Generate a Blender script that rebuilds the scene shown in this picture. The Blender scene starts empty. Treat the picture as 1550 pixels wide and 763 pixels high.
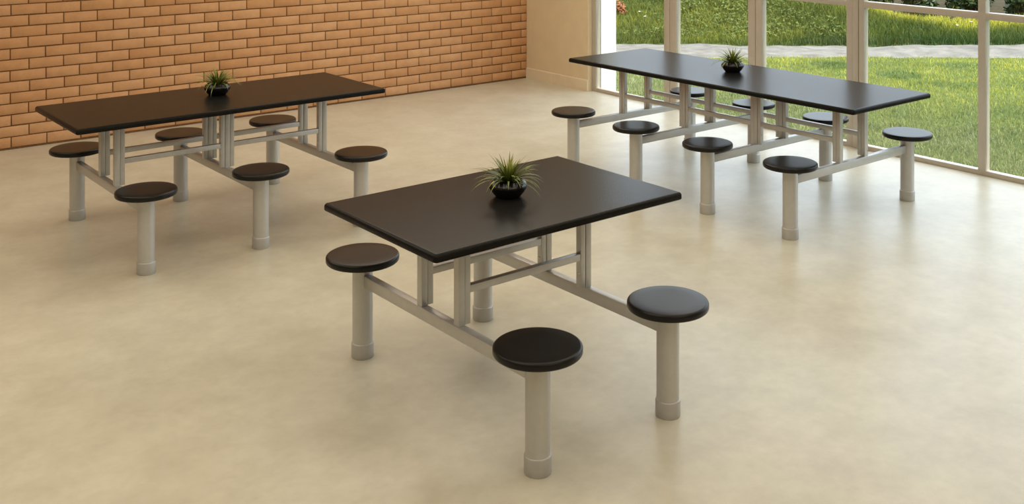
import bpy, bmesh, math, random
import numpy as np
from mathutils import Vector, Matrix

S = bpy.context.scene
PI = math.pi
rng = random.Random(7)
nrng = np.random.default_rng(11)

# ------------------------------------------------------------------ camera
TH = 0.6868                                   # room turned against the view
CAM = (-7.02855, -9.05376, 1.98749)
F_PX = 1637.0
cd = bpy.data.cameras.new('camera')
cd.sensor_fit = 'HORIZONTAL'
cd.sensor_width = 36.0
cd.lens = F_PX / 1550.0 * 36.0
cd.shift_x = (775.0 - 841.17) / 1550.0
cd.shift_y = (-165.96 - 381.5) / 1550.0
cd.clip_end = 300
cam = bpy.data.objects.new('camera', cd)
S.collection.objects.link(cam)
cam.location = CAM
cam.rotation_euler = (PI / 2, 0, -TH)
S.camera = cam

# ------------------------------------------------------------------ colour management
S.view_settings.view_transform = 'Standard'
S.view_settings.look = 'None'
S.view_settings.gamma = 1.0
S.view_settings.exposure = 0.75
S.view_settings.use_curve_mapping = False

# ------------------------------------------------------------------ sky, sun, lamps
SUN_EL, SUN_AZ = math.radians(47), math.radians(4)
SUN_POWER = 3.4
SKY_POWER = 2.9
w = bpy.data.worlds.new('sky')
S.world = w
w.use_nodes = True
nt = w.node_tree
bg = nt.nodes['Background']
# bright hazy sky: zenith about three times as bright as the horizon
tcw = nt.nodes.new('ShaderNodeTexCoord')
sep = nt.nodes.new('ShaderNodeSeparateXYZ')
nt.links.new(tcw.outputs['Generated'], sep.inputs[0])
skr = nt.nodes.new('ShaderNodeValToRGB')
for k, (p_, c_) in enumerate([(0.0, (.29, .33, .37)), (.10, (.35, .395, .44)), (1.0, (.88, 1.0, 1.17))]):
    if k > 1:
        skr.color_ramp.elements.new(p_)
    e_ = skr.color_ramp.elements[k]
    e_.position = p_
for k, (p_, c_) in enumerate([(0.0, (.29, .33, .37)), (.10, (.35, .395, .44)), (1.0, (.88, 1.0, 1.17))]):
    skr.color_ramp.elements[k].position = p_
    skr.color_ramp.elements[k].color = (*c_, 1)
nt.links.new(sep.outputs[2], skr.inputs[0])
nt.links.new(skr.outputs[0], bg.inputs[0])
bg.inputs[1].default_value = SKY_POWER

sl = bpy.data.lights.new('sun', 'SUN')
sl.energy = SUN_POWER
sl.angle = math.radians(1.2)
sl.color = (1.0, 0.95, 0.84)
so = bpy.data.objects.new('sun', sl)
S.collection.objects.link(so)
d = Vector((-math.sin(SUN_AZ) * math.cos(SUN_EL), math.cos(SUN_AZ) * math.cos(SUN_EL), -math.sin(SUN_EL)))
so.rotation_euler = d.to_track_quat('-Z', 'Y').to_euler()
so.location = (4, -12, 12)


def area(name, loc, sx, sy, power, col, aim=None):
    l = bpy.data.lights.new(name, 'AREA')
    l.shape = 'RECTANGLE'
    l.size, l.size_y = sx, sy
    l.energy = power
    l.color = col
    o = bpy.data.objects.new(name, l)
    S.collection.objects.link(o)
    o.location = loc
    if aim is not None:
        o.rotation_euler = (Vector(aim) - Vector(loc)).to_track_quat('-Z', 'Y').to_euler()
    return o


WARM = (1.0, 0.90, 0.76)
for k, (x, y, pw) in enumerate([(-2.1, -2.1, 40), (-6.6, -2.4, 32), (-2.7, -6.0, 26), (-6.6, -6.0, 32), (-4.6, -9.8, 34)]):
    area('ceiling_lamp_light', (x, y, 2.98), 3.4, 3.0, pw, WARM)


# ------------------------------------------------------------------ material helpers
def lin(c):
    return tuple(((v / 255.0) / 12.92 if v / 255.0 <= 0.04045 else ((v / 255.0 + 0.055) / 1.055) ** 2.4) for v in c)


def mat(name, col=(.5, .5, .5), rough=.5, metal=0.0, spec=.5):
    m = bpy.data.materials.new(name)
    m.use_nodes = True
    b = m.node_tree.nodes['Principled BSDF']
    b.inputs['Base Color'].default_value = (*col, 1)
    b.inputs['Roughness'].default_value = rough
    b.inputs['Metallic'].default_value = metal
    b.inputs['Specular IOR Level'].default_value = spec
    return m


def nodes(m):
    return m.node_tree.nodes, m.node_tree.links, m.node_tree.nodes['Principled BSDF']


def ramp(n, stops):
    r = n.new('ShaderNodeValToRGB')
    e = r.color_ramp.elements
    while len(e) < len(stops):
        e.new(0.5)
    for k, (p, c) in enumerate(stops):
        e[k].position = p
        e[k].color = (*c, 1)
    return r


def noise(n, l, coord, scale, detail=4, rough=.55, vec_scale=None):
    t = n.new('ShaderNodeTexNoise')
    t.inputs['Scale'].default_value = scale
    t.inputs['Detail'].default_value = detail
    t.inputs['Roughness'].default_value = rough
    if vec_scale:
        mp = n.new('ShaderNodeMapping')
        mp.inputs['Scale'].default_value = vec_scale
        l.new(coord, mp.inputs['Vector'])
        coord = mp.outputs[0]
    l.new(coord, t.inputs['Vector'])
    return t


def mixc(n, l, fac, a, b, mode='MIX'):
    x = n.new('ShaderNodeMix')
    x.data_type = 'RGBA'
    x.blend_type = mode
    if isinstance(fac, float):
        x.inputs[0].default_value = fac
    else:
        l.new(fac, x.inputs[0])
    for s, v in ((6, a), (7, b)):
        if isinstance(v, tuple):
            x.inputs[s].default_value = (*v, 1)
        else:
            l.new(v, x.inputs[s])
    return x.outputs[2]


def bump(n, l, b, height, strength, dist):
    bp = n.new('ShaderNodeBump')
    bp.inputs['Strength'].default_value = strength
    bp.inputs['Distance'].default_value = dist
    l.new(height, bp.inputs['Height'])
    l.new(bp.outputs[0], b.inputs['Normal'])


# ---- floor: polished cream concrete
def floor_material():
    m = mat('polished_concrete', rough=.32, spec=.5)
    n, l, b = nodes(m)
    tc = n.new('ShaderNodeTexCoord').outputs['Object']
    big = noise(n, l, tc, .9, 5, .6)
    mid = noise(n, l, tc, 4.0, 6, .62)
    fine = noise(n, l, tc, 18.0, 6, .62, (1, 1, 1))
    r1 = ramp(n, [(.32, (.545, .505, .390)), (.68, (.630, .595, .475))])
    l.new(big.outputs[0], r1.inputs[0])
    r2 = ramp(n, [(.36, (.86, .85, .83)), (.62, (1.03, 1.03, 1.03))])
    l.new(mid.outputs[0], r2.inputs[0])
    c = mixc(n, l, .75, r1.outputs[0], r2.outputs[0], 'MULTIPLY')
    r3 = ramp(n, [(.25, (.88, .87, .85)), (.62, (1.02, 1.02, 1.02))])
    l.new(fine.outputs[0], r3.inputs[0])
    c = mixc(n, l, .6, c, r3.outputs[0], 'MULTIPLY')
    l.new(c, b.inputs['Base Color'])
    rr = n.new('ShaderNodeMapRange')
    rr.inputs[3].default_value = .285
    rr.inputs[4].default_value = .345
    l.new(mid.outputs[0], rr.inputs[0])
    l.new(rr.outputs[0], b.inputs['Roughness'])
    return m


def brick_material():
    m = mat('sand_brick', rough=.85, spec=.25)
    n, l, b = nodes(m)
    at = n.new('ShaderNodeAttribute')
    at.attribute_name = 'tint'
    tc = n.new('ShaderNodeTexCoord').outputs['Object']
    r = ramp(n, [(0, (.52, .270, .120)), (.5, (.560, .305, .145)), (1, (.60, .345, .175))])
    l.new(at.outputs['Fac'], r.inputs[0])
    nz = noise(n, l, tc, 9, 6, .65)
    r2 = ramp(n, [(.3, (.86, .84, .82)), (.7, (1.08, 1.08, 1.08))])
    l.new(nz.outputs[0], r2.inputs[0])
    c = mixc(n, l, .8, r.outputs[0], r2.outputs[0], 'MULTIPLY')
    fz = noise(n, l, tc, 130, 3, .6)
    r3 = ramp(n, [(.30, (.72, .68, .64)), (.42, (1, 1, 1))])
    l.new(fz.outputs[0], r3.inputs[0])
    c = mixc(n, l, .6, c, r3.outputs[0], 'MULTIPLY')
    l.new(c, b.inputs['Base Color'])
    bump(n, l, b, fz.outputs[0], .35, .003)
    return m


def speckle_material(name, col, rough, scale, amt, spec=.5, metal=0.0, bumpy=0.0):
    m = mat(name, col, rough, metal, spec)
    n, l, b = nodes(m)
    tc = n.new('ShaderNodeTexCoord').outputs['Object']
    nz = noise(n, l, tc, scale, 5, .6)
    lo = tuple(v * (1 - amt) for v in col)
    hi = tuple(v * (1 + amt) for v in col)
    r = ramp(n, [(.3, lo), (.7, hi)])
    l.new(nz.outputs[0], r.inputs[0])
    l.new(r.outputs[0], b.inputs['Base Color'])
    if bumpy:
        bump(n, l, b, nz.outputs[0], bumpy, .002)
    return m


def attr_material(name, stops, rough=.6, spec=.3, trans=0.0):
    """leaf material coloured by the per-face 'tint' value"""
    m = mat(name, rough=rough, spec=spec)
    n, l, b = nodes(m)
    at = n.new('ShaderNodeAttribute')
    at.attribute_name = 'tint'
    r = ramp(n, stops)
    l.new(at.outputs['Fac'], r.inputs[0])
    l.new(r.outputs[0], b.inputs['Base Color'])
    if trans:
        out = n['Material Output']
        tr = n.new('ShaderNodeBsdfTranslucent')
        l.new(r.outputs[0], tr.inputs['Color'])
        mx = n.new('ShaderNodeMixShader')
        mx.inputs[0].default_value = trans
        l.new(b.outputs[0], mx.inputs[1])
        l.new(tr.outputs[0], mx.inputs[2])
        l.new(mx.outputs[0], out.inputs[0])
    return m


def glass_material():
    m = bpy.data.materials.new('window_glass')
    m.use_nodes = True
    n, l = m.node_tree.nodes, m.node_tree.links
    n.remove(n['Principled BSDF'])
    out = n['Material Output']
    tr = n.new('ShaderNodeBsdfTransparent')
    tr.inputs[0].default_value = (.975, .985, .978, 1)
    gl = n.new('ShaderNodeBsdfGlossy')
    gl.inputs['Roughness'].default_value = .02
    fr = n.new('ShaderNodeFresnel')
    ge = n.new('ShaderNodeNewGeometry')
    ior = n.new('ShaderNodeMapRange')            # same reflectance from either face of the thin pane
    ior.inputs[3].default_value = 1.45
    ior.inputs[4].default_value = 1 / 1.45
    l.new(ge.outputs['Backfacing'], ior.inputs[0])
    l.new(ior.outputs[0], fr.inputs[0])
    mx = n.new('ShaderNodeMixShader')
    l.new(fr.outputs[0], mx.inputs[0])
    l.new(tr.outputs[0], mx.inputs[1])
    l.new(gl.outputs[0], mx.inputs[2])
    l.new(mx.outputs[0], out.inputs[0])
    return m


M_floor = floor_material()
M_brick = brick_material()
M_mortar = speckle_material('brown_mortar', (.17, .085, .038), .95, 60, .25, .1)
M_plaster = speckle_material('cream_plaster', (.68, .55, .36), .8, 6, .04, .3)
M_skirt = speckle_material('cream_baseboard', (.72, .61, .44), .55, 8, .04, .4)
M_ceiling = speckle_material('ceiling_paint', (.70, .66, .58), .9, 5, .03, .2)
M_room = speckle_material('room_paint', (.58, .50, .38), .85, 5, .03, .2)
M_alu = speckle_material('champagne_aluminium', (.50, .445, .375), .42, 12, .04, .5, .25)
M_seal = mat('rubber_seal', (.05, .04, .035), .7)
M_white = speckle_material('white_render', (.62, .62, .615), .8, 10, .02, .2)
M_glass = glass_material()
M_steel = speckle_material('grey_painted_steel', (.56, .55, .53), .38, 30, .03, .5, .50)
M_sleeve = speckle_material('grey_foot_sleeve', (.50, .49, .465), .44, 30, .04, .5, .4)
M_bolt = mat('zinc_bolt', (.62, .60, .56), .3, .9)
M_top = speckle_material('black_laminate', (.0125, .0115, .0100), .25, 40, .12, .07)
M_seat = speckle_material('black_seat_shell', (.0125, .0115, .0105), .28, 40, .12, .20)
M_bowl = mat('black_glazed_ceramic', (.008, .0075, .007), .16, 0, .5)
M_soil = speckle_material('potting_soil', (.03, .022, .015), .95, 90, .5, .1, 0, .6)
M_blade = attr_material('bromeliad_leaf', [(0, (.030, .048, .008)), (.4, (.120, .155, .022)), (.75, (.27, .29, .045)), (1, (.42, .42, .09))], .42, .45, .12)
M_grass = attr_material('lawn_grass_blade', [(0, (.075, .115, .026)), (.35, (.150, .190, .052)), (.7, (.35, .355, .045)), (1, (.46, .43, .07))], .6, .25, .25)
def paler_in_haze(m):  # mixes the haze of the window glass into the blade colour
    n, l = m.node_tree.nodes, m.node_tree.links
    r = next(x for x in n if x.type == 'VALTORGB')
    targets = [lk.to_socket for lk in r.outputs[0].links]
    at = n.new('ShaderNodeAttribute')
    at.attribute_name = 'haze'
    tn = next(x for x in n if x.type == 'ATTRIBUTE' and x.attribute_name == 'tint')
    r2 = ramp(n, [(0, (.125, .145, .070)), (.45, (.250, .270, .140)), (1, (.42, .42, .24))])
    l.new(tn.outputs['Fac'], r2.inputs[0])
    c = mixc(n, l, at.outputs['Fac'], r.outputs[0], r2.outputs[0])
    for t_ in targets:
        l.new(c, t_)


paler_in_haze(M_grass)
M_bankgrass = attr_material('bank_grass_blade', [(0, (.026, .056, .008)), (.4, (.105, .130, .018)), (.75, (.23, .235, .026)), (1, (.48, .43, .04))], .6, .25, .25)
M_leaf = attr_material('ground_cover_leaf', [(0, (.055, .085, .020)), (.5, (.125, .150, .032)), (1, (.20, .23, .055))], .65, .12, .25)
M_shrub = attr_material('shrub_leaf', [(0, (.008, .022, .006)), (.5, (.03, .06, .014)), (.85, (.10, .13, .025)), (1, (.22, .21, .04))], .5, .35, .2)
M_red = attr_material('russet_leaf', [(0, (.10, .05, .02)), (.5, (.30, .11, .04)), (1, (.48, .20, .07))], .5, .35, .2)
M_bark = speckle_material('brown_bark', (.10, .065, .04), .9, 30, .4, .1)
M_petal = mat('white_petal', (.85, .85, .80), .6)
M_sand = speckle_material('pale_sand_path', (.152, .138, .116), .95, 5, .30, .1, 0, .3)


def ground_material():
    m = mat('turf_soil', rough=.95, spec=.1)
    n, l, b = nodes(m)
    tc = n.new('ShaderNodeTexCoord').outputs['Object']
    a = noise(n, l, tc, 2.2, 6, .65)
    f = noise(n, l, tc, 30, 4, .6)
    r = ramp(n, [(.3, (.05, .075, .018)), (.7, (.11, .13, .03))])
    l.new(a.outputs[0], r.inputs[0])
    r2 = ramp(n, [(.3, (.55, .55, .5)), (.7, (1.2, 1.2, 1.1))])
    l.new(f.outputs[0], r2.inputs[0])
    l.new(mixc(n, l, .8, r.outputs[0], r2.outputs[0], 'MULTIPLY'), b.inputs['Base Color'])
    return m


def bank_material():
    m = mat('bank_turf', rough=.95, spec=.1)
    n, l, b = nodes(m)
    at = n.new('ShaderNodeAttribute')
    at.attribute_name = 'tint'
    tc = n.new('ShaderNodeTexCoord').outputs['Object']
    f = noise(n, l, tc, 9, 6, .65)
    r = ramp(n, [(.3, (.025, .045, .01)), (.7, (.07, .09, .02))])
    l.new(f.outputs[0], r.inputs[0])
    s = ramp(n, [(.3, (.022, .015, .008)), (.7, (.055, .036, .018))])  # soil brown, darkened to carry the shade under the shrubs
    l.new(f.outputs[0], s.inputs[0])
    l.new(mixc(n, l, at.outputs['Fac'], r.outputs[0], s.outputs[0]), b.inputs['Base Color'])
    return m


M_ground = ground_material()
M_bank = bank_material()


# ------------------------------------------------------------------ mesh helpers
def link(name, me, m, parent=None, smooth=False, loc=None):
    o = bpy.data.objects.new(name, me)
    S.collection.objects.link(o)
    if m is not None:
        me.materials.append(m)
    if parent is not None:
        o.parent = parent
    if loc is not None:
        o.location = loc
    if smooth:
        me.polygons.foreach_set('use_smooth', [True] * len(me.polygons))
    return o


def from_bm(name, bm, m, parent=None, smooth=False, loc=None, sharp=None):
    me = bpy.data.meshes.new(name)
    bmesh.ops.recalc_face_normals(bm, faces=bm.faces)
    bm.to_mesh(me)
    bm.free()
    o = link(name, me, m, parent, smooth, loc)
    if smooth and sharp:
        me.set_sharp_from_angle(angle=math.radians(sharp))
    return o


def add_box(bm, lo, hi, bev=0.0, seg=2):
    vs = [bm.verts.new((x, y, z)) for x in (lo[0], hi[0]) for y in (lo[1], hi[1]) for z in (lo[2], hi[2])]
    q = [(0, 1, 3, 2), (4, 6, 7, 5), (0, 4, 5, 1), (2, 3, 7, 6), (0, 2, 6, 4), (1, 5, 7, 3)]
    fs = [bm.faces.new([vs[i] for i in f]) for f in q]
    if bev:
        es = list({e for f in fs for e in f.edges})
        bmesh.ops.bevel(bm, geom=es, offset=bev, segments=seg, profile=.5, affect='EDGES')


def box(name, lo, hi, m, parent=None, bev=0.0, loc=None):
    bm = bmesh.new()
    add_box(bm, lo, hi, bev)
    return from_bm(name, bm, m, parent, bool(bev), loc, 35)


def lathe(bm, prof, n=48):
    rings = []
    for r, z in prof:
        if r < 1e-6:
            rings.append([bm.verts.new((0, 0, z))])
        else:
            rings.append([bm.verts.new((r * math.cos(2 * PI * k / n), r * math.sin(2 * PI * k / n), z)) for k in range(n)])
    for a, b in zip(rings, rings[1:]):
        for k in range(n):
            k2 = (k + 1) % n
            if len(a) == 1:
                bm.faces.new((a[0], b[k], b[k2]))
            elif len(b) == 1:
                bm.faces.new((a[k], a[k2], b[0]))
            else:
                bm.faces.new((a[k], a[k2], b[k2], b[k]))


def structure(o, label=None):
    o['kind'] = 'structure'
    if label:
        o['label'] = label
    return o


def tag(o, label, cat, group=None, kind=None):
    o['label'] = label
    o['category'] = cat
    if group:
        o['group'] = group
    if kind:
        o['kind'] = kind
    return o


def empty(name, loc, rz=0.0):
    o = bpy.data.objects.new(name, None)
    S.collection.objects.link(o)
    o.location = loc
    o.rotation_euler = (0, 0, rz)
    o.empty_display_size = .2
    return o


def mesh_np(name, verts, faces, tint, m, parent=None, loc=None, smooth=False):
    """verts (n,3); faces (k,3|4) all alike; tint per face"""
    me = bpy.data.meshes.new(name)
    nv, (nf, c) = len(verts), faces.shape
    me.vertices.add(nv)
    me.vertices.foreach_set('co', np.ascontiguousarray(verts, dtype=np.float32).ravel())
    me.loops.add(nf * c)
    me.loops.foreach_set('vertex_index', np.ascontiguousarray(faces, dtype=np.int32).ravel())
    me.polygons.add(nf)
    me.polygons.foreach_set('loop_start', np.arange(0, nf * c, c, dtype=np.int32))
    at = me.attributes.new('tint', 'FLOAT', 'FACE')
    at.data.foreach_set('value', np.ascontiguousarray(np.clip(tint, 0, 1), dtype=np.float32))
    me.update(calc_edges=True)
    me.validate()
    return link(name, me, m, parent, smooth, loc)


# ------------------------------------------------------------------ the room
RX0, RY0, CEIL = -10.5, -12.5, 3.05
XW = 0.05                                     # inner face of the window frames
structure(box('floor', (RX0 - .15, RY0 - .15, -.12), (.12, .15, 0), M_floor))
structure(box('ceiling', (RX0 - .15, RY0 - .15, CEIL), (.25, .15, CEIL + .15), M_ceiling))


def brick_wall():
    """running-bond wall of single bricks over a mortar bed, face at y = 0"""
    MW, MH, G = .2525, .0845, .0085
    V, Fq, T = [], [], []
    r = random.Random(5)
    rows = int(CEIL / MH) + 1
    for row in range(-1, rows):
        z0 = .0124 + MH * row + G / 2
        z1 = z0 + MH - G
        z0, z1 = max(z0, 0), min(z1, CEIL)
        if z1 - z0 < .01:
            continue
        off = -.202 if row % 2 == 0 else -.076
        off += r.uniform(-.006, .006)
        x1 = 0.0
        xj = off
        while x1 > RX0:
            xj2 = max(xj + r.uniform(-.003, .003), RX0)
            a, b = xj2 + G / 2, (x1 - G / 2 if x1 < 0 else 0.0)
            dz = r.uniform(-.001, .001)
            yf = -.0 + r.uniform(-.0012, .0012)
            i = len(V)
            c = .0035
            for (x, z) in ((a, z0), (b, z0), (b, z1), (a, z1)):
                V.append((x, .012, z + dz))
            for (x, z) in ((a, z0), (b, z0), (b, z1), (a, z1)):
                V.append((x, yf + c, z + dz))
            for (x, z) in ((a + c, z0 + c), (b - c, z0 + c), (b - c, z1 - c), (a + c, z1 - c)):
                V.append((x, yf, z + dz))
            for k in range(4):
                k2 = (k + 1) % 4
                Fq.append((i + k, i + k2, i + 4 + k2, i + 4 + k))
                Fq.append((i + 4 + k, i + 4 + k2, i + 8 + k2, i + 8 + k))
            Fq.append((i + 8, i + 9, i + 10, i + 11))
            T += [r.betavariate(2.2, 2.2)] * 9
            x1 = xj2
            xj -= MW
    o = mesh_np('wall_back', np.array(V), np.array(Fq), np.array(T), M_brick)
    return o


wb = structure(brick_wall(), 'sand-coloured brick wall with dark mortar joints')
o = box('mortar_bed', (RX0, .007, 0), (0, .15, CEIL), M_mortar, wb)

# window wall: plaster piece beside the corner, header above, solid end
YJ = -.985
WIN_END, HEAD = -8.10, 2.86
bm = bmesh.new()
add_box(bm, (0, YJ, 0), (.16, .15, CEIL))
add_box(bm, (0, WIN_END, HEAD), (.16, YJ, CEIL))
add_box(bm, (0, RY0, 0), (.16, WIN_END, CEIL))
structure(from_bm('wall_right', bm, M_plaster), 'cream plaster wall between brick wall and windows')
bm = bmesh.new()
pr = [(0, 0), (-.012, 0), (-.012, .104), (-.008, .110), (0, .112)]
va = [bm.verts.new((x, YJ, z)) for x, z in pr]
vb = [bm.verts.new((x, 0, z)) for x, z in pr]
for k in range(len(pr) - 1):
    bm.faces.new((va[k], va[k + 1], vb[k + 1], vb[k]))
bm.faces.new(va)
bm.faces.new(vb[::-1])
structure(from_bm('baseboard_right', bm, M_skirt), 'cream baseboard along the plaster wall')
structure(box('wall_left', (RX0 - .15, RY0, 0), (RX0, 0, CEIL), M_room))
structure(box('wall_front', (RX0, RY0 - .15, 0), (.12, RY0, CEIL), M_room))
structure(box('trim_1', (.165, YJ - .012, -.12), (.365, -.45, CEIL), M_white), 'white rendered return wall outside the first pane')

# windows: frames 60 mm deep, transoms at 1.09-1.136
D0, D1 = XW, XW + .06
ZB, ZT0, ZT1, ZTOP = .034, 1.089, 1.136, HEAD


def pane(parent, y1, y0, z0, z1):
    return box('pane', (XW + .014, y0 - .008, z0 - .008), (XW + .020, y1 + .008, z1 + .008), M_glass, parent)


def framed(name, parent, ya, yb, s0, s1):
    """one framed leaf from ya (left in view) down to yb, stile widths s0 and s1, with transom and two panes"""
    bm = bmesh.new()
    b = .003
    add_box(bm, (D0, ya - s0, 0), (D1, ya, ZTOP), b)
    add_box(bm, (D0, yb, 0), (D1, yb + s1, ZTOP), b)
    for z0, z1 in ((0, ZB), (ZT0, ZT1), (ZTOP - .05, ZTOP)):
        add_box(bm, (D0 + .001, yb + s1 - .001, z0), (D1 - .001, ya - s0 + .001, z1), b)
    f = from_bm(name, bm, M_alu, parent, True, None, 35)
    pane(f, ya - s0, yb + s1, ZB, ZT0)
    pane(f, ya - s0, yb + s1, ZT1, ZTOP - .05)
    return f


# window_1: three tall framed leaves between the plaster wall and the post
w1 = structure(box('window_1', (D0 + .004, -4.0415, -.003), (D1 + .004, YJ, .004), M_seal), 'tall three-leaf window beside the plaster wall')
w1.name = 'window_1'
framed('leaf_frame', w1, YJ, -2.0625, .060, .072)
framed('leaf_frame', w1, -2.0665, -3.0705, .080, .078)
framed('leaf_frame', w1, -3.0745, -4.0415, .070, .0565)
for y in (-2.0645, -3.0725):
    box('seal', (D0 + .006, y - .0025, 0), (D1 - .004, y + .0025, ZTOP), M_seal, w1)
# thick post between the two windows
bm = bmesh.new()
add_box(bm, (XW - .004, -4.094, 0), (XW + .10, -4.0435, ZTOP), .003)
structure(from_bm('trim_2', bm, M_alu, None, True, None, 35), 'wide beige post between the two windows')
# window_2: grid of fixed panes
bm = bmesh.new()
ys = [-4.098, -5.077, -6.064, -7.05, -8.04]
add_box(bm, (D0, -4.142, 0), (D1, -4.098, ZTOP), .003)
for y in ys[1:]:
    add_box(bm, (D0, y - .056, 0), (D1, y, ZTOP), .003)
for z0, z1 in ((0, ZB), (ZT0, ZT1), (ZTOP - .05, ZTOP)):
    add_box(bm, (D0 + .001, ys[-1] - .055, z0), (D1 - .001, -4.10, z1), .003)
w2 = structure(from_bm('window_2', bm, M_alu, None, True, None, 35), 'wide window with a grid of panes at the right')
edges = [-4.142] + [y - .056 for y in ys[1:]]
for k in range(4):
    pane(w2, edges[k], ys[k + 1], ZB, ZT0)
    pane(w2, edges[k], ys[k + 1], ZT1, ZTOP - .05)


# ------------------------------------------------------------------ tables
SEAT_H, SEAT_R, SPAN, MOD, OVER, TW, TH_TOP, TOP_H = .4357, .1553, 1.196, .6317, .2891, .8058, .030, .75
POST_V = .1275
BZ0, BZ1 = .307, .356


def tabletop_mesh(L, W):
    bm = bmesh.new()
    R, seg = .016, 5

    def outline(inset, z):
        out = []
        hx, hy, r = L / 2 - inset, W / 2 - inset, max(R - inset, .003)
        for cx, cy, a0 in ((hx - r, hy - r, 0), (-hx + r, hy - r, PI / 2), (-hx + r, -hy + r, PI), (hx - r, -hy + r, 1.5 * PI)):
            for k in range(seg + 1):
                a = a0 + PI / 2 * k / seg
                out.append(bm.verts.new((cx + r * math.cos(a), cy + r * math.sin(a), z)))
        return out
    t = TH_TOP
    prof = [(.006, 0), (.002, .002), (0, .006), (0, t - .013)]
    for k in range(1, 6):
        a = PI / 2 * k / 5
        prof.append((.013 - .013 * math.cos(a), t - .013 + .013 * math.sin(a)))
    prof.append((.0165, t))
    loops = [outline(i, z) for i, z in prof]
    for a, b in zip(loops, loops[1:]):
        for k in range(len(a)):
            k2 = (k + 1) % len(a)
            bm.faces.new((a[k], a[k2], b[k2], b[k]))
    bm.faces.new(loops[-1])
    bm.faces.new(loops[0][::-1])
    return bm


def bm_mesh(name, bm, m, sharp=35):
    o = from_bm(name, bm, m, None, True, None, sharp)
    me = o.data
    bpy.data.objects.remove(o)
    return me


# shared part meshes
bm = bmesh.new()
t = .031
lathe(bm, [(0, 0), (.142, 0), (.150, .002), (.1535, .005), (SEAT_R, .009), (SEAT_R, .021), (SEAT_R - .0012, .0255), (SEAT_R - .0038, .0288), (SEAT_R - .0075, .0306), (SEAT_R - .011, t), (.10, t), (0, t)], 72)
ME_seat = bm_mesh('seat', bm, M_seat, 40)
bm = bmesh.new()
lathe(bm, [(0, .003), (.0432, .003), (.0432, SEAT_H - t), (0, SEAT_H - t)], 48)
ME_leg = bm_mesh('leg', bm, M_steel, 40)
bm = bmesh.new()
lathe(bm, [(.0432, 0), (.0462, 0), (.0476, .003), (.0476, .0585), (.0462, .062), (.0436, .0635), (.0432, .0635)], 48)
ME_sleeve = bm_mesh('foot_sleeve', bm, M_sleeve, 40)
bm = bmesh.new()
hb = SPAN / 2 - .041
add_box(bm, (-.018, -hb, BZ0), (.018, hb, BZ1), .003)
ME_beam = bm_mesh('cross_beam', bm, M_steel)
bm = bmesh.new()
add_box(bm, (-.0145, -.017, BZ1 - .001), (.0145, .017, TOP_H - TH_TOP), .0025)
ME_post = bm_mesh('upright_post', bm, M_steel)
bm = bmesh.new()
add_box(bm, (-.0125, -.0150, BZ1 + .001), (.0125, .0150, TOP_H - TH_TOP - .0005), .002)
ME_strip = bm_mesh('side_bracket', bm, M_steel)
RL = MOD - 2 * (.0145 + .0015 + .025)
bm = bmesh.new()
add_box(bm, (-RL / 2, -.0135, .4715), (RL / 2, .0135, .4995), .002)
ME_rail = bm_mesh('rail', bm, M_steel)
bm = bmesh.new()
lathe(bm, [(0, .0045), (.0025, .0042), (.0050, .0028), (.0062, 0), (0, 0)], 14)
bmesh.ops.rotate(bm, verts=bm.verts, cent=(0, 0, 0), matrix=Matrix.Rotation(PI / 2, 3, 'Y'))
ME_bolt = bm_mesh('bolt', bm, M_bolt)


def part(name, me, parent, loc, rz=0.0):
    o = bpy.data.objects.new(name, me)
    S.collection.objects.link(o)
    o.parent = parent
    o.location = loc
    o.rotation_euler = (0, 0, rz)
    return o


def make_table(n, loc, rz, label):
    root = empty('cafeteria_table', loc, rz)
    tag(root, label, 'table', 'cafeteria tables with fixed stools')
    hl = MOD * (n - 1) / 2
    o = from_bm('tabletop', tabletop_mesh(2 * (hl + OVER), TW), M_top, root, True, (0, 0, TOP_H - TH_TOP), 50)
    o['label'] = 'black laminate tabletop'
    for k in range(n):
        u = -hl + MOD * k
        part('cross_beam', ME_beam, root, (u, 0, 0))
        for s in (-1, 1):
            part('seat', ME_seat, root, (u, s * SPAN / 2, SEAT_H - t))['label'] = 'round black seat'
            lg = part('leg', ME_leg, root, (u, s * SPAN / 2, 0))
            part('foot_sleeve', ME_sleeve, lg, (0, 0, 0))
            part('upright_post', ME_post, root, (u, s * POST_V, 0))
            for side in (-1, 1):
                if (side < 0 and k == 0) or (side > 0 and k == n - 1):
                    continue
                st = part('side_bracket', ME_strip, root, (u + side * .0285, s * POST_V, 0))
                for z in (.415, .668):
                    part('bolt', ME_bolt, st, (side * .0124, 0, z), 0 if side > 0 else PI)
    for k in range(n - 1):
        for s in (-1, 1):
            part('rail', ME_rail, root, (-hl + MOD * (k + .5), s * POST_V, 0))
    return root


TA = make_table(2, (-4.41973, -5.55724, 0), .0049, 'short black four-seat table with grey steel frame in front')
TB = make_table(3, (-4.48381, -2.75671, 0), .0080, 'black six-seat table with grey steel frame beside the brick wall')
TC = make_table(4, (-1.48341, -4.17101, 0), -1.56173, 'longest black eight-seat table with grey steel frame beside the windows')


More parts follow.
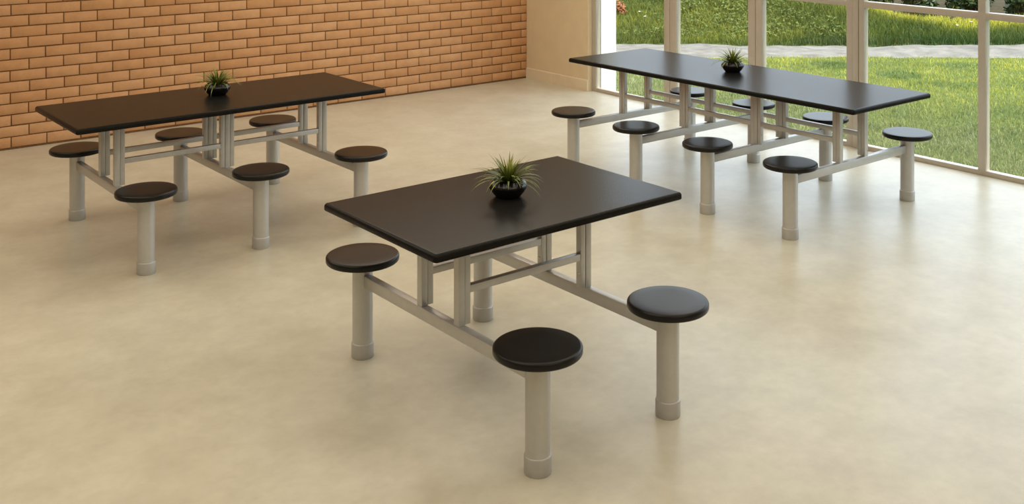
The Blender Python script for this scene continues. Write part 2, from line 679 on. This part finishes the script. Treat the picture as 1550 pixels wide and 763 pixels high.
# ------------------------------------------------------------------ potted plants
def make_blades(seed, n=84):
    r = random.Random(seed)
    V, Fq, T = [], [], []
    for k in range(n):
        az = 2 * PI * (k * .381966) + r.uniform(-.25, .25)
        tier = (k + .5) / n                      # 0 = inner upright, 1 = outer drooping
        L = .085 + .075 * tier ** .7 + r.uniform(-.018, .022)
        el = math.radians(86 - 62 * tier ** .85 + r.uniform(-9, 9))
        droop = (.5 + 1.25 * tier) * r.uniform(.75, 1.25)
        wd = r.uniform(.0042, .0064)
        p = Vector((.014 * math.cos(az) * (.3 + tier), .014 * math.sin(az) * (.3 + tier), .058))
        seg = 7
        e = el
        side = Vector((-math.sin(az), math.cos(az), 0))
        i0 = len(V)
        twist = r.uniform(-.12, .12)
        base_t = .25 + .35 * r.random() + .15 * (1 - tier)
        for j in range(seg + 1):
            f = j / seg
            wj = wd * (1 - f ** 1.7) * (1 if j else .8) + .0003
            dvec = Vector((math.cos(az + twist * f) * math.cos(e), math.sin(az + twist * f) * math.cos(e), math.sin(e)))
            up = dvec.cross(side)
            V.append(tuple(p - side * wj + up * wj * -.35))
            V.append(tuple(p))
            V.append(tuple(p + side * wj + up * wj * -.35))
            if j < seg:
                a = i0 + 3 * j
                Fq += [(a, a + 1, a + 4, a + 3), (a + 1, a + 2, a + 5, a + 4)]
                tt = base_t * (.45 + .75 * f) + (.35 if r.random() < .12 else 0)
                T += [tt, tt * 1.08]
            p = p + dvec * (L / seg)
            e -= droop / seg * (.6 + .8 * f)
    return np.array(V), np.array(Fq), np.array(T)


bm = bmesh.new()
lathe(bm, [(0, 0), (.046, 0), (.050, .0015), (.056, .008), (.067, .022), (.0755, .036), (.0778, .044), (.0765, .051),
           (.071, .059), (.062, .066), (.0605, .0675), (.0585, .0672), (.0582, .065), (.066, .057), (.069, .050), (.066, .042), (0, .036)], 56)
ME_bowl = bm_mesh('bowl', bm, M_bowl, 60)
bm = bmesh.new()
lathe(bm, [(0, .060), (.03, .058), (.052, .055), (.0645, .052)], 40)
ME_soil = bm_mesh('soil', bm, M_soil, 60)


def make_plant(loc, rz, seed, label):
    root = empty('potted_plant', loc, rz)
    tag(root, label, 'plant', 'small potted plants on the tables')
    part('bowl', ME_bowl, root, (0, 0, 0))['label'] = 'squat glossy black bowl'
    part('soil', ME_soil, root, (0, 0, 0))
    V, Fq, T = make_blades(seed)
    mesh_np('foliage', V, Fq, T, M_blade, root, None, True)['label'] = 'rosette of thin arching green leaves'
    return root


make_plant((-4.40326, -5.54783, TOP_H), .3, 14, 'spiky green plant in black bowl on the short front table')
make_plant((-4.45747, -2.68286, TOP_H), 1.7, 8, 'spiky green plant in black bowl on the table beside the brick wall')
make_plant((-1.41476, -4.11196, TOP_H), 4.0, 21, 'spiky green plant in black bowl on the long table beside the windows')

# ------------------------------------------------------------------ outdoors
GZ = -.12
cT, sT = math.cos(TH), math.sin(TH)


def v2w(a, b):
    """ground coordinates measured across (a) and along (b) the line of the sand path -> world"""
    return CAM[0] + cT * a + sT * b, CAM[1] - sT * a + cT * b


def v2w_np(a, b):
    return CAM[0] + cT * a + sT * b, CAM[1] - sT * a + cT * b


P0, P1 = 13.62, 14.72       # sand path


def smooth(x):
    x = np.clip(x, 0, 1)
    return x * x * (3 - 2 * x)


def path_edges(a):
    far = P1 + .12 * np.sin(a * 1.3) + .05 * np.sin(a * 4.1) - .10 * smooth((a - 3) / 4)
    near = P0 + .05 * np.sin(a * 1.9 + 1) + .03 * np.sin(a * 5.3)
    return near, far


def crest(a):
    """height and distance of the grassy bank's crest"""
    s = smooth((6.2 - a) / 5.5)
    return -.02 + 1.10 * s, 15.75 + 3.8 * s


def ground_h(a, b):
    near, far = path_edges(a)
    ch, cb = crest(a)
    up = smooth((b - far) / (cb - far))
    back = smooth((b - cb) / 1.2)
    h = up * (ch - GZ) - back * np.minimum((ch - GZ) * .55, .25)
    h = h + .03 * np.sin(a * 2.3 + b * 1.1) * up + .02 * np.sin(a * 5.1 - b * 3.3) * up
    return GZ + h


# lawn soil, path and bank as one grid each
def grid(name, a0, a1, b0, b1, na, nb, hfun, m, tintfun=None):
    A, B = np.meshgrid(np.linspace(a0, a1, na), np.linspace(b0, b1, nb), indexing='ij')
    Z = hfun(A, B)
    X, Y = v2w_np(A, B)
    V = np.stack([X, Y, Z], -1).reshape(-1, 3)
    idx = np.arange(na * nb).reshape(na, nb)
    Fq = np.stack([idx[:-1, :-1], idx[1:, :-1], idx[1:, 1:], idx[:-1, 1:]], -1).reshape(-1, 4)
    c = V[Fq].mean(1)
    am = A.reshape(-1)[Fq].mean(1)
    bmn = B.reshape(-1)[Fq].mean(1)
    T = tintfun(am, bmn) if tintfun else np.zeros(len(Fq))
    return mesh_np(name, V, Fq, T, m, None, None, True)


# lawn is a flat slab outside the room
bm = bmesh.new()
q = [(.12, -30), (45, -30), (45, 40), (.12, 40)]
vs = [bm.verts.new((x, y, GZ)) for x, y in q]
vb = [bm.verts.new((x, y, GZ - .3)) for x, y in q]
bm.faces.new(vs)
bm.faces.new(vb[::-1])
for k in range(4):
    bm.faces.new((vs[k], vb[k], vb[(k + 1) % 4], vs[(k + 1) % 4]))
structure(from_bm('ground', bm, M_ground), 'lawn soil outside the windows')


def path_h(a, b):
    return GZ + .012 + .006 * np.sin(a * 7 + b * 3) + .004 * np.sin(a * 17 - b * 9)


na, nb = 220, 10
aa = np.linspace(-6, 14, na)
nn, ff = path_edges(aa)
tt = np.linspace(0, 1, nb)
A = np.repeat(aa[:, None], nb, 1)
B = nn[:, None] + (ff - nn + .12)[:, None] * tt[None, :] - .06
Z = path_h(A, B) + np.where((tt == 0) | (tt == 1), -.03, 0)[None, :]
X, Y = v2w_np(A, B)
V = np.stack([X, Y, Z], -1).reshape(-1, 3)
idx = np.arange(na * nb).reshape(na, nb)
Fq = np.stack([idx[:-1, :-1], idx[1:, :-1], idx[1:, 1:], idx[:-1, 1:]], -1).reshape(-1, 4)
structure(mesh_np('path', V, Fq, np.zeros(len(Fq)), M_sand, None, None, True), 'pale sandy path across the lawn')


def bank_tint(a, b):
    ch, cb = crest(a)
    return smooth((b - cb - .15) / .5) * smooth((a - 1.0) / 1.5) * .9


structure(grid('bank', -7, 14, 14.45, 26, 160, 110, ground_h, M_bank, bank_tint), 'grassy bank beyond the sandy path')


def blades(name, a, b, z, h, wd, tint, m, lean=.5):
    n = len(a)
    X, Y = v2w_np(a, b)
    az = nrng.uniform(0, 2 * PI, n)
    la = nrng.uniform(0, 2 * PI, n)
    ln = h * nrng.uniform(0, lean, n)
    dx, dy = np.cos(az) * wd / 2, np.sin(az) * wd / 2
    base = np.stack([X, Y, z - .005], -1)
    tip = np.stack([X + np.cos(la) * ln, Y + np.sin(la) * ln, z + h], -1)
    mid = base * .45 + tip * .55
    mid[:, :2] -= (np.stack([np.cos(la), np.sin(la)], -1) * (ln * .18)[:, None])
    dd = np.stack([dx, dy, np.zeros(n)], -1)
    V = np.stack([base - dd, base + dd, mid + dd * .7, mid - dd * .7, tip], 1)
    V = V.reshape(-1, 3)
    i = np.arange(n) * 5
    Fq = np.concatenate([np.stack([i, i + 1, i + 2], -1), np.stack([i, i + 2, i + 3], -1), np.stack([i + 3, i + 2, i + 4], -1)], 0)
    T = np.concatenate([tint * .8, tint * .8, tint * 1.1])
    return mesh_np(name, V, Fq, T, m)


def vnoise(a, b, s, seed):
    r = np.random.default_rng(seed)
    out = np.zeros_like(a)
    for k in range(5):
        f = s * 1.7 ** k
        t1 = r.uniform(0, 2 * PI)
        p1, p2 = r.uniform(0, 6, 2)
        out += np.sin((a * math.cos(t1) + b * math.sin(t1)) * f + p1) * np.sin((-a * math.sin(t1) + b * math.cos(t1)) * f * 1.3 + p2) / 1.4 ** k
    return out


# lawn grass between the windows and the path
NL = 230000
a = nrng.uniform(-2.0, 9.0, NL)
b = nrng.uniform(6.2, 13.75, NL)
X, Y = v2w_np(a, b)
near, far = path_edges(a)
keep = (X > .20) & (b < near + .04 * vnoise(a, b, 9, 4)) & ~((X < .40) & (Y > YJ - .05))
keep &= nrng.uniform(0, 1, NL) < .55 + .45 * smooth((11.5 - b) / 3)
a, b = a[keep], b[keep]
tint = .47 + .10 * vnoise(a, b, 1.5, 1) + .08 * vnoise(a, b, 5, 2) + nrng.normal(0, .13, len(a)) + .22 * smooth((b - 10.0) / 2.4)  # sunlight on the far lawn painted in as yellower blades
for ca, cb, ra, rb, st in ((3.32, 12.97, .27, .27, 1), (3.89, 12.27, .25, .30, 1), (4.36, 11.62, .32, .22, .6), (4.95, 12.95, .4, .2, .5)):   # round patches of darker green
    q = ((a - ca) / ra) ** 2 + ((b - cb) / rb) ** 2 + .12 * vnoise(a, b, 6, 9)
    k_ = st * smooth((1.15 - q) / .3)
    tint = tint * (1 - k_) + k_ * (.10 + .2 * (tint - .4))
hh = .022 + .018 * nrng.uniform(0, 1, len(a)) + .006 * vnoise(a, b, 3, 3)
haze = np.clip(1.15 - (X[keep] - .3) / 2.6, 0, 1) * (.8 + .2 * vnoise(a, b, 2.0, 12))  # painted glass haze, strongest close to the windows
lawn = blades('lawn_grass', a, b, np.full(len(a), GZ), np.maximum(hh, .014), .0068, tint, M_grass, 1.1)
at = lawn.data.attributes.new('haze', 'FLOAT', 'FACE')
at.data.foreach_set('value', np.clip(np.tile(haze, 3), 0, 1).astype(np.float32))
tag(lawn, 'short sunlit lawn grass between the windows and the sandy path', 'grass', None, 'stuff')

# long grass on the bank
NB = 110000
a = nrng.uniform(-3.0, 9.5, NB)
b = nrng.uniform(14.5, 20.3, NB)
near, far = path_edges(a)
ch, cb = crest(a)
keep = (b > far - .02 + .05 * vnoise(a, b, 6, 5)) & (b < cb + .35)
a, b, ch, cb, far = a[keep], b[keep], ch[keep], cb[keep], far[keep]
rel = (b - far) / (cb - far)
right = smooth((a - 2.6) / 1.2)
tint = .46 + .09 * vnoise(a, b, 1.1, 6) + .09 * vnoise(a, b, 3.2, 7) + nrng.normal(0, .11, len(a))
tint = tint + right * (.50 * smooth((rel - .62) / .25) - .22 * smooth((.7 - rel) / .3)) - .18 * smooth((.22 - rel) / .2)  # sunlight on the crest painted in as yellow, lower bank darker
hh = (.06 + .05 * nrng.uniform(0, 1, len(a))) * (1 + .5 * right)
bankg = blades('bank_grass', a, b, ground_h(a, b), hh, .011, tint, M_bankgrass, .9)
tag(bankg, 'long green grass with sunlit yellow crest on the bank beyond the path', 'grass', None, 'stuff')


def leaf_cloud(pts, nrm, size, tint):
    """diamond leaves, two triangles folded along the midrib"""
    n = len(pts)
    u = np.cross(nrm, nrng.normal(0, 1, (n, 3)))
    u /= np.linalg.norm(u, axis=1)[:, None] + 1e-9
    v = np.cross(nrm, u)
    s = size[:, None]
    droop = nrm * (s * .18)
    V = np.stack([pts - u * s, pts + v * s * .5 - droop, pts + u * s, pts - v * s * .5 - droop], 1).reshape(-1, 3)
    i = np.arange(n) * 4
    Fq = np.concatenate([np.stack([i, i + 1, i + 2], -1), np.stack([i, i + 2, i + 3], -1)], 0)
    return V, Fq, np.concatenate([tint, tint])


# broad leaved ground cover on the lower bank
NC = 300
ca = nrng.uniform(-.5, 4.0, NC)
cr = nrng.uniform(.10, .75, NC)
near, far = path_edges(ca)
chh, cbb = crest(ca)
cb_ = far + cr * np.minimum(cbb - far, 3.2) * smooth((4.5 - ca) / 1.2) + .06
wgt = nrng.uniform(0, 1, NC) < .10 + .75 * smooth((ca - 1.4) / .8)
ca, cb_ = ca[wgt], cb_[wgt]
P, N, SZ, TT = [], [], [], []
for x, y in zip(ca, cb_):
    k = 30
    da, db = nrng.normal(0, .15, k), nrng.normal(0, .12, k)
    zz = ground_h(x + da, y + db) + nrng.uniform(.04, .13, k) * np.exp(-(da ** 2 + db ** 2) / .06)
    wx, wy = v2w_np(x + da, y + db)
    P.append(np.stack([wx, wy, zz], -1))
    nn_ = nrng.normal(0, .45, (k, 3)) + np.array([0, -.25, 1.0])
    N.append(nn_ / np.linalg.norm(nn_, axis=1)[:, None])
    SZ.append(nrng.uniform(.016, .038, k))
    TT.append(np.clip(nrng.normal(.42, .13, k) + nrng.normal(0, .12), 0, 1))
V, Fq, T = leaf_cloud(np.concatenate(P), np.concatenate(N), np.concatenate(SZ), np.concatenate(TT))
gc = mesh_np('ground_cover', V, Fq, T, M_leaf)
tag(gc, 'broad leaved green ground cover on the lower bank', 'ground cover', None, 'stuff')


# shrubs behind the bank
def shrub(a, b, r, hgt, seed, label, m=None, nleaf=4200, leaf=.05):
    g = np.random.default_rng(seed)
    x, y = v2w(a, b)
    z = float(ground_h(np.array([a]), np.array([b]))[0]) - .03
    root = empty('shrub', (x, y, z))
    tag(root, label, 'shrub', 'shrubs beyond the bank')
    bm = bmesh.new()
    for k in range(5):
        az = 2 * PI * k / 5 + seed
        p0 = Vector((0, 0, 0))
        p1 = Vector((math.cos(az) * r * .25, math.sin(az) * r * .25, hgt * .35))
        p2 = Vector((math.cos(az) * r * .55, math.sin(az) * r * .55, hgt * .72))
        rings = []
        for p, rr in ((p0, .018), (p1, .012), (p2, .005)):
            rings.append([bm.verts.new((p.x + rr * math.cos(q), p.y + rr * math.sin(q), p.z)) for q in [2 * PI * i / 8 for i in range(8)]])
        for ra, rb in zip(rings, rings[1:]):
            for i in range(8):
                bm.faces.new((ra[i], ra[(i + 1) % 8], rb[(i + 1) % 8], rb[i]))
    from_bm('stem', bm, M_bark, root, True)
    lobes = [(g.uniform(-.5, .5) * r, g.uniform(-.5, .5) * r, hgt * g.uniform(.12, .72), g.uniform(.40, .60)) for _ in range(9)]
    P, N, T = [], [], []
    for lx, ly, lz, lr in lobes:
        k = nleaf // 9
        dv = g.normal(0, 1, (k, 3))
        dv /= np.linalg.norm(dv, axis=1)[:, None]
        rad = g.uniform(.55, 1.05, k)[:, None]
        pt = np.array([lx, ly, lz]) + dv * rad * np.array([lr * r, lr * r, lr * hgt * .55])
        P.append(pt)
        nn_ = dv + g.normal(0, .5, (k, 3)) + np.array([0, 0, .5])
        N.append(nn_ / np.linalg.norm(nn_, axis=1)[:, None])
        T.append(np.clip(g.normal(.5, .2, k) + g.normal(0, .08), 0, 1))
    P, N, T = np.concatenate(P), np.concatenate(N), np.concatenate(T)
    P[:, 2] = np.where(P[:, 2] < .03, .03 + .4 * np.abs(P[:, 2] - .03), P[:, 2])
    ok = P[:, 2] > .03
    P, N, T = P[ok], N[ok], T[ok]
    V, Fq, TT = leaf_cloud(P, N, g.uniform(.6, 1.2, len(P)) * leaf, T)
    mesh_np('foliage', V, Fq, TT, m or M_shrub, root)
    return root


shrub(5.25, 17.7, .36, .95, 1, 'green shrub above the window transom next to the wide beige post')
shrub(6.03, 17.8, .36, .95, 2, 'dark green shrub above the transom halfway between the wide post and the slim mullion')
shrub(6.80, 17.7, .36, 1.0, 3, 'dark green shrub above the transom just left of the slim mullion')
shrub(7.60, 17.7, .36, 1.0, 4, 'dark green shrub above the transom at the right edge, right of the slim mullion')
rb_ = 14.9                                    # the russet one stands where the bank rises into view beside the white wall
while rb_ < 19 and float(ground_h(np.array([96 * rb_ / F_PX]), np.array([rb_]))[0]) + .14 < CAM[2] - (6 + 165.96) * rb_ / F_PX:
    rb_ += .02
shrub(96 * rb_ / F_PX, rb_, .13, .26, 6, 'small russet leaved shrub high on the bank beside the white wall', M_red, 900, .022)


# white wildflowers
bm = bmesh.new()
lathe(bm, [(.0025, 0), (.002, .09), (.0015, .19)], 6)
ME_stem = bm_mesh('stem', bm, M_leaf)
bm = bmesh.new()
for k in range(9):
    az = 2 * PI * k / 9
    c, s = math.cos(az), math.sin(az)
    pts = [(0, .003, .19), (.007, .006, .193), (.016, .007, .199), (.021, 0, .199), (.016, -.007, .199), (.007, -.006, .193), (0, -.003, .19)]
    bm.faces.new([bm.verts.new((x * c - y * s, x * s + y * c, z)) for x, y, z in pts])
ME_bloom = bm_mesh('bloom', bm, M_petal)


def flower(px, py, label):
    """stands where the sight line through this spot first meets the bank at bloom height"""
    b = 14.9
    while b < 19:
        a = (px - 841.17) * b / F_PX
        z = float(ground_h(np.array([a]), np.array([b]))[0])
        if z + .197 >= CAM[2] - (py + 165.96) * b / F_PX:
            break
        b += .02
    x, y = v2w(a, b)
    f = empty('wildflower', (x, y, z))
    tag(f, label, 'flower', 'white wildflowers on the bank')
    part('stem', ME_stem, f, (0, 0, 0))
    part('bloom', ME_bloom, f, (0, 0, 0))


flower(1470, 33, 'white wildflower on the bank just left of the slim mullion')
flower(1449, 38, 'white wildflower on the bank, lower and left of the one at the slim mullion')
flower(968, 18, 'white wildflower high on the bank beside the white wall')
flower(976, 25, 'white wildflower just below another beside the white wall')
